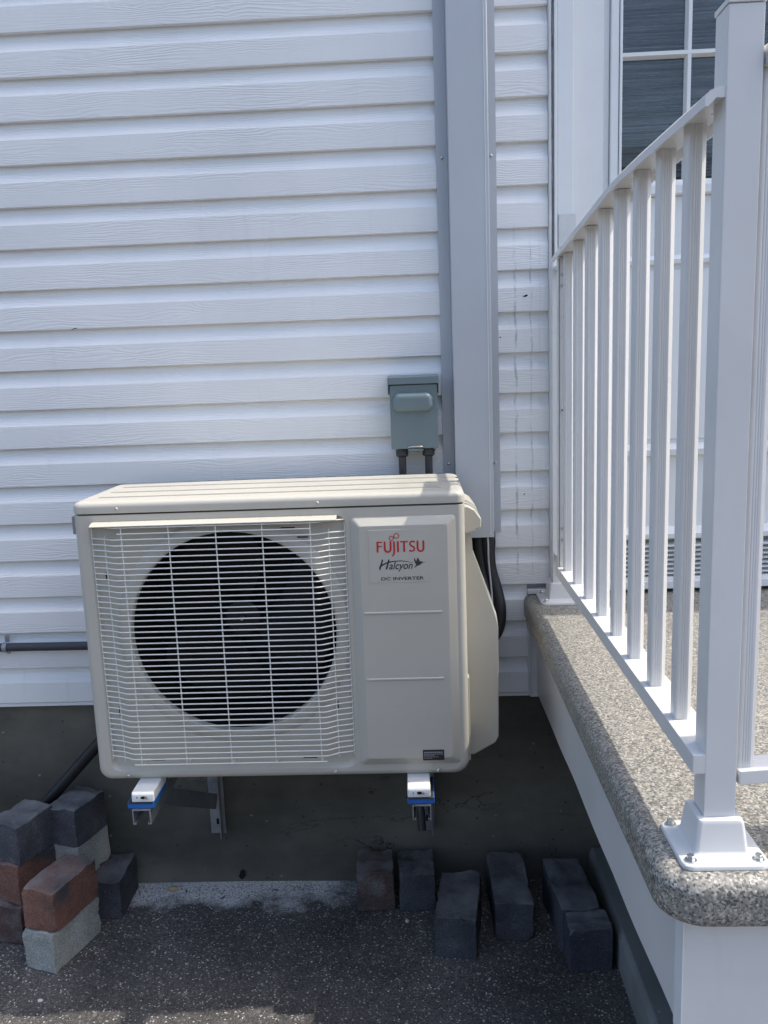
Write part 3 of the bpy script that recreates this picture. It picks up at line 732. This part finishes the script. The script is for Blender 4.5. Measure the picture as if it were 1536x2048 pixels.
text_mesh('alcyon', 0.0215, 0.6360, bz, LY, M['ink_grey'], 'script_letters', shear=0.28, width=0.0475, offset=0.0002)
text_mesh('DC INVERTER', 0.0090, 0.6195, 0.8660, LY, M['ink_grey'], 'print_line', width=0.0860, offset=0.00015)
# small black sticker with pale lines
sb = B().box(0.6922, 0.7366, PY-.0008, PY-.0001, 0.4765, 0.5000, 0.0004).build('sticker', M['sticker'], svc)
pl = B(); random.seed(3)
for r_, (z, hgt, xe) in enumerate(((0.4945, .0026, .7345), (0.4905, .0016, .7340), (0.4870, .0012, .7180), (0.4845, .0010, .7250), (0.4815, .0010, .7130))):
    xx = 0.6945
    while xx < xe-.002:
        ww = random.uniform(.0022, .006) if r_ else random.uniform(.003, .0045); ww = min(ww, xe-xx)
        pl.flat([(xx, z-hgt/2), (xx+ww, z-hgt/2), (xx+ww, z+hgt/2), (xx, z+hgt/2)], PY-.0011); xx += ww+.0008
pl.build('sticker_print', M['ink_pale'], ac, smooth=0)
# screws in the lower lip
for x, z in ((0.0627, 0.4481), (0.5072, 0.4486), (0.724, 0.4480)):
    b = B(); b.tube([(x, YF+.001, z), (x, YF-.0008, z), (x, YF-.0008, z), (x, YF-.0035, z), (x, YF-.0045, z)], [.0052, .0052, .0036, .0034, .0020], 14); b.build('screw', M['chrome'], ac)
# dark slots in the recessed plate
for x, z, w_, h_ in ((0.0520, 0.884, .0030, .0170), (0.0525, 0.590, .0026, .0190), (0.517, 0.592, .0035, .0200), (0.513, 0.880, .0026, .0180), (0.127, 0.4788, .0270, .0042), (0.4534, 0.4780, .0290, .0042), (0.1150, 0.9860, .030, .0030), (0.455, 0.9850, .034, .003), (0.462, 0.955, .022, .0022), (0.4330, .975, .028, .0022)):
    B().box(x-w_/2, x+w_/2, FY-.0008, FY+.002, z-h_/2, z+h_/2).build('slot', M['hole'], ac)
# bright strip above the guard
b = B(); b.prism([(YF-.0005, 1.0005), (YF-.0140, 0.9985), (YF-.0225, 0.9945), (YF-.0225, 0.9925), (YF-.0005, 0.9935)], 0.0375, 0.5345, 'x', .0006); b.build('guard_strip', M['beige_p'], ac)
# fan guard: every wire its own object
fg = B().cyl((0.3095, FY+.002, 0.758), (0, 1, 0), .004, .004, 12).build('fan_guard', M['black'], ac)
def wire(path, r_):
    o = B().tube(path, r_, 6).build('wire', M['wire'], None, smooth=80); o.parent = fg; o.matrix_parent_inverse = Matrix(); o.location = (0, 0, 0); return o
yo = YF-.0200
x_l, x_r = 0.0315, 0.5485
NW = 43
for i in range(NW):
    z = 0.9898-i*0.01210
    y0_ = yo
    jit = random.uniform(-.0004, .0004)
    if i == 1 or i == NW-1:
        a_, b2 = (0.092, 0.482) if i == 1 else (0.0854, 0.4927)
        wire([(a_, yo, z), (b2, yo, z)], .00145)
    else:
        wire([(x_l, YF+.0035, z+.001), (x_l+.0015, YF-.001, z+.001), (.0600, YF-.0075, z+.0005), (.0830, yo+.001, z), (.0900, yo, z+jit), (.4850, yo, z-jit), (.4950, yo+.001, z), (.5170, YF-.0075, z+.0005), (x_r-.0015, YF-.001, z+.001), (x_r, YF+.0035, z+.001)], .00145)
for x in (0.1000, 0.1960, 0.2915, 0.3850, 0.4812):
    wire([(x, yo+.0022, 0.9915), (x, yo+.0022, 0.4785), (x, FY, 0.4770)], .00135)
for x, dy in ((0.0600, YF-.0055), (0.5165, YF-.0055)):
    wire([(x, FY, .972), (x, dy+.0015, .968), (x, dy+.0015, .484), (x, FY, .480)], .00125)
for x in (x_l, x_r): wire([(x, YF+.0035, .992), (x, YF+.0035, .486)], .00115)
# fan: hub, three blades, nut
HY = FY+.085
hub = B(); hub.tube([(cx_+.0, HY, cz_+.004), (cx_, HY+.004, cz_+.004), (cx_, HY+.05, cz_+.004)], [.030, .038, .040], 28); hub.build('fan_hub', M['fan'], ac)
nut = B(); nut.tube([(cx_+.0008, HY-.004, cz_+.006), (cx_+.0008, HY-.013, cz_+.006), (cx_+.0008, HY-.0145, cz_+.006)], [.0056, .0054, .0036], 6); nut.build('hub_nut', M['chrome'], ac)
for kb in range(3):
    a0 = R(100+120*kb); bb = B(); Ls = []
    for i in range(11):
        rr_ = 0.034+(0.200-0.034)*i/10; sw = 0.50*(i/10)**1.4
        half = R(26+20*math.sin(math.pi*i/14)); row = []
        for k in range(9):
            t = -1+2*k/8; a = a0+sw+half*t
            row.append((cx_+rr_*math.cos(a), HY+.026+.030*t*(0.6+.4*i/10)+.006*t*t, cz_+.004+rr_*math.sin(a)))
        Ls.append(row)
    bb.loops(Ls, closed=False)
    geom = bmesh.ops.solidify(bb.bm, geom=bb.bm.faces[:], thickness=0.003)
    bb.build('fan_blade', M['fan'], ac, smooth=50)
# valve cover on the right side
vc = B(); vc.prism([(0.7885, 0.985), (0.801, 0.985), (0.8090, 0.957), (0.8060, 0.920), (0.8110, 0.8950), (0.8590, 0.7580), (0.8625, 0.7280), (0.8610, 0.4780), (0.8530, 0.4630), (0.8060, 0.4360), (0.7885, 0.4360)], -0.292, -0.135, 'y', 0.0035, 3)
vc.build('valve_cover', M['beige_p'], ac, smooth=35)
gr = B(); gr.prism([(0.7885, 1.000), (0.8020, 0.998), (0.8150, 0.990), (0.8285, 0.9705), (0.8270, 0.9525), (0.8200, 0.9500), (0.8100, 0.9490), (0.8060, 0.9420), (0.7885, 0.940)], -0.318, -0.125, 'y', 0.003, 3)
gr.build('side_handle', M['beige_p'], ac, smooth=35)
B().box(0.7895, 0.7945, -0.352, -0.330, 0.452, 0.640, .002).build('side_rib', M['beige_p'], ac)
B().cyl((0.7905, -0.345, 0.833), (1, 0, 0), .0025, .002, 10).build('screw', M['chrome'], ac)
B().box(-0.0190, 0.001, -0.350, -0.334, 0.970, 1.008, .002).build('rear_tab', M['galv'], ac)
# feet of the unit
for x0_ in (0.0835, 0.6580):
    f = B(); f.prism([(-0.345, .4385), (-0.430, .4365), (-0.4350, .4330), (-0.4365, .4150), (-0.345, .4150)], x0_, x0_+.0475, 'x', .003); ft_ = f.build('foot', M['foot'], ac)
    xc = x0_+.0250
    def sub(b, nm, m):
        o = b.build(nm, m, None); o.parent = ft_; return o
    ub = B(); ub.tube([(xc, -0.4350, .4255), (xc, -0.4372, .4255)], [.0052, .0052], 16)
    for v in ub.bm.verts: v.co.z = .4255+(v.co.z-.4255)*.55
    sub(ub, 'bolt_slot', M['hole'])
    sub(B().tube([(xc+.0070, -0.4352, .4262), (xc+.0072, -.4400, .4262)], [.0036, .0030], 6), 'bolt', M['chrome'])
    sub(B().cyl((xc-.0130, -.4350, .4258), (0, -1, 0), .0012, .0020, 10), 'pin_hole', M['hole'])

# ------------------------------------------------------------------ wall brackets
def bracket(xa, xleg, label, brace=True):
    t = thing('wall_bracket', label, 'bracket', (xa, -0.2, 0.39), 'wall brackets under the condenser')
    pd = B(); pd.box(xa-.0290, xa+.0270, -0.435, -0.345, .4000, .4145, .0022)
    pd.build('rubber_pad', M['blue'], t)
    B().box(xa-.0270, xa+.0250, -0.4365, -0.347, .4115, .4149, .001).build('pad_top', M['rubber'], t)
    # open-ended strut channel with inturned lips
    w_, h_, e = 0.0190, 0.0330, 0.0022; z1_ = .3995
    prf_ = [(-w_, z1_), (w_, z1_), (w_, z1_-h_), (w_-.0065, z1_-h_), (w_-.0065, z1_-h_+.0045), (w_-.0043, z1_-h_+.0045), (w_-.0043, z1_-h_+e), (w_-e, z1_-h_+e), (w_-e, z1_-e),
            (-w_+e, z1_-e), (-w_+e, z1_-h_+e), (-w_+.0043, z1_-h_+e), (-w_+.0043, z1_-h_+.0045), (-w_+.0065, z1_-h_+.0045), (-w_+.0065, z1_-h_), (-w_, z1_-h_)]
    B().prism([(xa+a, b) for a, b in prf_], -0.4385, -0.004, 'y').build('channel_arm', M['galv'], t, smooth=0)
    # upright on the foundation, angle section
    lg = B(); lg.prism([(xleg-.0200, -.002), (xleg-.0200, -.0045), (xleg+.0110, -.0045), (xleg+.0110, -.0330), (xleg+.0140, -.0330), (xleg+.0140, -.0045), (xleg+.0200, -.0045), (xleg+.0200, -.002)], 0.086, 0.400, 'z')
    lg_ = lg.build('upright', M['galv'], t, smooth=0)
    o = B().box(xleg-.0040, xleg+.0045, -.0052, -.0040, .112, .128).build('slot', M['hole'], None); o.parent = lg_
    o.location = (0, 0, 0)
    br = B(); p0 = (xa+.010, -0.330, .372); p1 = (xleg+.004, -0.020, .185)
    br.obox(p0, p1, .0025, .038, (0, 0, 1)); br.obox((p0[0]-.014, p0[1], p0[2]+.017), (p1[0]-.014, p1[1], p1[2]+.017), .030, .0025, (0, 0, 1))
    br.build('brace', M['galv'], t, smooth=0)
    return t
bracket(0.1025, 0.1440, 'left galvanised wall bracket with blue pad, its brace reaching an upright')
bracket(0.6865, 0.6980, 'right galvanised wall bracket with blue pad, under the black sticker')
tag(B().tube(smoothpath([(0.680, -.03, .40), (.680, -.03, .25), (.682, -.04, .17), (.684, -.055, .115)]), [.008]*17+[.0105]*8, 12).build('drain_hose', M['dark_pvc']), 'short dark drain hose hanging beside the right wall bracket', 'hose')

# ------------------------------------------------------------------ disconnect box
db = thing('disconnect_box', 'grey green electrical disconnect box beside the duct cover', 'electrical box', (0.695, -0.05, 1.1))
bx0, bx1, bz0, bz1 = 0.6395, 0.7510, 1.0985, 1.2640
B().box(bx0+.002, bx1-.002, -.0745, -.016, bz0+.001, bz1-.004, .0015).build('box', M['box_grey'], db)
cv = B(); cv.box(bx0+.001, bx1-.0005, -.0800, -.0750, bz0, bz1-.018, .0015)
cv.build('front_cover', M['box_grey'], db)
B().prism([(-.016, bz1+.004), (-.0850, bz1-.0005), (-.0850, bz1-.0160), (-.0830, bz1-.0160), (-.0830, bz1-.0022), (-.016, bz1+.0015)], bx0-.0030, bx1+.0030, 'x').build('hood', M['box_grey'], db, smooth=20)
for xx in (bx0-.0030, bx1+.0015): B().box(xx, xx+.0015, -.0830, -.018, bz1-.040, bz1-.0005).build('hood_side', M['box_grey'], db)
hd = B(); Ls = []
for ins, dy in ((0, 0), (.0010, -.0050), (.0040, -.0105), (.0085, -.0128), (.014, -.0130)):
    Ls.append(ring3(rrect(.6465+ins, .7395-ins, 1.1835+ins, 1.2280-ins, max(.003, .0150-ins*.6), 7), -.0800+dy))
hd.loops(Ls, True, True, True); hd.build('cover_bulge', M['box_grey'], db, smooth=50)
B().box(.6795, .7150, -.0835, -.0745, bz0-.0055, bz0-.0005, .001).build('hasp', M['box_grey'], db)
B().tube(smoothpath([(.678, -.082, bz0+.001), (.682, -.088, bz0+.0048), (.697, -.090, bz0+.0058), (.712, -.088, bz0+.0048), (.716, -.082, bz0+.001)], 5), .0012, 6).build('hasp_wire', M['chrome'], db)
for i, (xc, lab) in enumerate(((0.6645, 'left dark conduit dropping from the disconnect box behind the condenser'), (0.7270, 'right dark conduit dropping from the disconnect box, next to the duct'))):
    c = thing('conduit', lab, 'conduit', (xc, -.045, .9), 'conduits under the disconnect box')
    B().tube(smoothpath([(xc, -.045, bz0+.001), (xc, -.045, 1.0), (xc, -.045, .93), (xc-.01, -.040, .85), (xc-.03, -.035, .78)]), .0092, 14).build('pipe', M['dark_pvc'], c)
    B().tube([(xc, -.045, bz0-.0003), (xc, -.045, bz0-.0050), (xc, -.045, bz0-.0055), (xc, -.045, bz0-.0180), (xc, -.045, bz0-.0215)], [.0125, .0125, .0152, .0152, .0120], 10).build('coupling', M['dark_pvc'], c)

cl = thing('wall_conduit', 'dark horizontal conduit strapped to the siding at far left', 'conduit', (-0.5, -.03, .62))
B().tube([(-1.9, -.030, .6235), (-.30, -.030, .6228), (0.02, -.032, .6215), (.10, -.036, .6215)], .0108, 14).build('pipe', M['dark_pvc'], cl)
stp = B(); stp.loops([[(xq, -.030+.0125*math.cos(a)*-1, .6232+.0125*math.sin(a)) for a in [R(-100+200*k/12) for k in range(13)]] for xq in (-.3640, -.3530)], closed=False)
stp.box(-.3640, -.3530, -.0200, -.0165, .6340, .6520, .001); stp.box(-.3640, -.3530, -.0200, -.0165, .6020, .6120, .001)
bmesh.ops.solidify(stp.bm, geom=stp.bm.faces[:13], thickness=.0015) if False else None
stp.build('strap', M['galv'], cl)
tag(B().tube(smoothpath([(.02, -.12, .52), (-.07, -.06, .435), (-.16, -.045, .342), (-.24, -.050, .258), (-.32, -.056, .172), (-.36, -.060, .12)]), .0150, 12).build('black_hose', M['black_foam']), 'black hose slanting down behind the left pavers', 'hose')

# ------------------------------------------------------------------ pavers
def paver(corner, yaw, wdt, dep, z0, hgt, mat, label, seed, rough=.0035, group='loose concrete pavers', tilt=0.0):
    """corner = front right bottom corner; yaw turns the right side away from the wall normal"""
    rn = random.Random(seed); nx_, ny_, nz_ = 10, 14, 10
    b = B(); bm = b.bm
    bmesh.ops.create_cube(bm, size=1.0)
    bmesh.ops.bevel(bm, geom=bm.edges[:], offset=.022, segments=2, profile=.5, affect='EDGES')
    bmesh.ops.subdivide_edges(bm, edges=[e for e in bm.edges if e.calc_length() > .3], cuts=9, use_grid_fill=True)
    a1, a2, a3 = [rn.uniform(-.022, .022) for _ in range(3)]
    for v in bm.verts:
        x, y, z = v.co; x0_c, y0_c = x, y
        q = Vector((x*3+seed, y*3, z*3))
        top = max(0, z*2)
        wob = noise.noise(q*1.1)*rough*.7+noise.noise(q*3.1)*rough*.4
        sx = wdt*(1+a1*y+.05*(noise.noise(Vector((seed, y*4, z*2)))))
        v.co = Vector((x*sx, y*dep*(1+a2*x), z*hgt))
        v.co += Vector((x, y, 0)).normalized()*wob if abs(z) < .49 else Vector((0, 0, 0))
        if z > .42: v.co.z += wob*1.2+.0085*noise.noise(Vector((x*1.6, y*2.6, seed)))+.003*noise.noise(Vector((x*6, y*9, seed)))
    for _ in range(5):
        cx0 = Vector((rn.choice((-.5, .5))*wdt, rn.choice((-.5, .5))*dep, rn.choice((-.5, .5, .5))*hgt))
        if rn.random() < .5: cx0.y = rn.uniform(-.5, .5)*dep
        rr = rn.uniform(.008, .016)
        for v in bm.verts:
            d = (v.co-cx0).length
            if d < rr: v.co += (-v.co.normalized())*(rr-d)*.55
    o = b.build('paver', mat, None, smooth=30)
    o.rotation_euler = (tilt, 0, -yaw)
    c = Vector((-wdt/2, dep/2, 0)); c.rotate(Matrix.Rotation(-yaw, 3, 'Z'))
    o.location = (corner[0]+c.x, corner[1]+c.y, z0+hgt/2)
    tag(o, label, 'paver', group); return o
L1, L2, L3 = GZ+.001, .0345, .1355; H_ = 0.0995
paver((-.170, -.335), R(18), .088, .160, L1, H_, M['pav_grey'], 'pale grey green paver on the asphalt beneath the red brown paver', 11, .0045)
paver((-.160, -.333), R(17.5), .090, .150, L2, H_, M['pav_red'], 'red brown paver sitting on the pale grey green one', 12, .0030)
paver((-.083, -.136), R(-1), .080, .130, L1, H_, M['pav_slate'], 'slate paver alone against the foundation, right end of the left pile', 13, .0050)
paver((-.172, -.137), R(16), .085, .120, L1, H_, M['pav_mix'], 'mostly hidden paver at the bottom behind the pale grey green one', 14)
paver((-.176, -.142), R(16), .088, .118, L2, H_, M['pav_grey'], 'light grey paver in the rear column under a slate paver', 15)
paver((-.174, -.150), R(18), .090, .115, L3, H_, M['pav_slate'], 'slate paver topping the rear column beside the black hose', 16, .0045)
paver((-.293, -.232), R(10), .100, .120, L1, H_, M['pav_mix'], 'mottled paver at the bottom of the leftmost column', 17)
paver((-.292, -.228), R(24), .100, .120, L2, H_, M['pav_red'], 'brown red and grey paver in the middle of the leftmost column', 18)
paver((-.285, -.222), R(23), .100, .110, L3, H_, M['pav_slate'], 'slate blue paver topping the leftmost column', 19)
paver((.609, -.117), R(-3), .094, .108, L1, .104, M['pav_mix'], 'brown banded paver against the foundation, left end of the right row', 21, .0035)
paver((.713, -.120), R(-2), .090, .110, L1, .099, M['pav_slate'], 'dusty slate paver directly under the right bracket, second in the row', 22, .0045)
paver((.803, -.302), R(7.5), .098, .185, L1, .102, M['pav_slate'], 'long slate paver lying farthest forward in the right row', 23, .0045)
paver((.943, -.236), R(-1), .092, .215, L1, .099, M['pav_slate'], 'long slate paver right of the most forward one', 24, .0040)
paver((1.103, -.338), R(-1), .096, .068, L1, .102, M['pav_ochre'], 'short dark paver with an ochre edge, in front at the deck', 25, .0035)
paver((1.092, -.268), R(-4), .092, .200, L1, .108, M['pav_ochre'], 'long dark paver half under the deck behind the short one', 26, .0040)

# ------------------------------------------------------------------ small litter on the ground
def pebble(x, y, s, mat, label, sq=(1, 1, .6), seed=0):
    b = B(); bmesh.ops.create_icosphere(b.bm, subdivisions=2, radius=1)
    for v in b.bm.verts:
        k = 1+.25*noise.noise(v.co*1.4+Vector((seed, 0, 0))); v.co = Vector((v.co.x*sq[0], v.co.y*sq[1], v.co.z*sq[2]))*k*s
    o = b.build('pebble', mat, None, smooth=60); o.location = (x, y, GZ+s*sq[2]*.6)
    tag(o, label, 'pebble')
pebble(0.012, -.022, .0095, M['soil'], 'tan pebble at the foot of the foundation', (1.7, .8, .8), 1)
pebble(0.640, -.160, .0042, M['stone_white'], 'white pebble in front of the right row of pavers', (1.1, 1.4, .7), 4)
pebble(-0.172, -.415, .0042, M['stone_white'], 'white pebble on the asphalt before the pale paver', (1.5, 1, .7), 6)
random.seed(21)
gb = B()
for i in range(1500):
    u = random.random(); x = random.uniform(-.12, 1.1); y = -0.004-abs(random.gauss(0, .045)) if i % 3 else random.uniform(-.62, -.02)
    s = random.uniform(.0007, .0021)*(1.0 if i % 3 else .8)
    m = Matrix.Translation((x, y, gz(x, y)+s*.3)) @ Matrix.Rotation(random.uniform(0, 6.28), 4, 'Z') @ Matrix.Diagonal((s*random.uniform(.8, 1.7), s, s*.7, 1))
    bmesh.ops.create_icosphere(gb.bm, subdivisions=1, radius=1, matrix=m)
go = gb.build('loose_grit', paver_mat('grit', [(0.3, (.07, .07, .075)), (.7, (.26, .26, .26))], 60), None, smooth=0); go['kind'] = 'stuff'
go['label'] = 'fine loose grit along the foot of the wall'; go['category'] = 'grit'
for i, (x, y, lb) in enumerate(((0.052, -.030, 'dark leaf scrap just right of the tan pebble'), (0.155, -.060, 'dark leaf scrap on the pale grit below the weep hole'), (0.29, -.028, 'dark leaf scrap on the pale grit midway along the wall'), (0.46, -.045, 'dark leaf scrap by the left brown banded paver'), (0.475, -.15, 'dark leaf scrap on the asphalt left of the white pebble'))):
    lf = B(); a = random.uniform(0, 6.28); L_ = random.uniform(.006, .010)
    lf.bm.faces.new([lf.bm.verts.new((L_*math.cos(t_)*math.cos(a)-.35*L_*math.sin(t_)*math.sin(a), L_*math.cos(t_)*math.sin(a)+.35*L_*math.sin(t_)*math.cos(a), .0012+.0018*math.cos(t_*2))) for t_ in [k*math.pi/4 for k in range(8)]])
    bmesh.ops.triangulate(lf.bm, faces=lf.bm.faces[:]); bmesh.ops.solidify(lf.bm, geom=lf.bm.faces[:], thickness=.0004)
    o = lf.build('dry_leaf_bit', M['pav_ochre'], None, smooth=0); o.location = (x, y, gz(x, y)+.001)
    tag(o, lb, 'leaf scrap', 'leaf scraps along the wall')
dk = B(); dk.flat([(0.196+.0085*math.cos(2*math.pi*i/14)*(1+.2*math.sin(i*2)), -0.043+.0140*math.sin(2*math.pi*i/14)+.004*math.cos(2*math.pi*i/14)) for i in range(14)], 0.006)
dk.build('weep_hole', M['hole'], house, smooth=0)
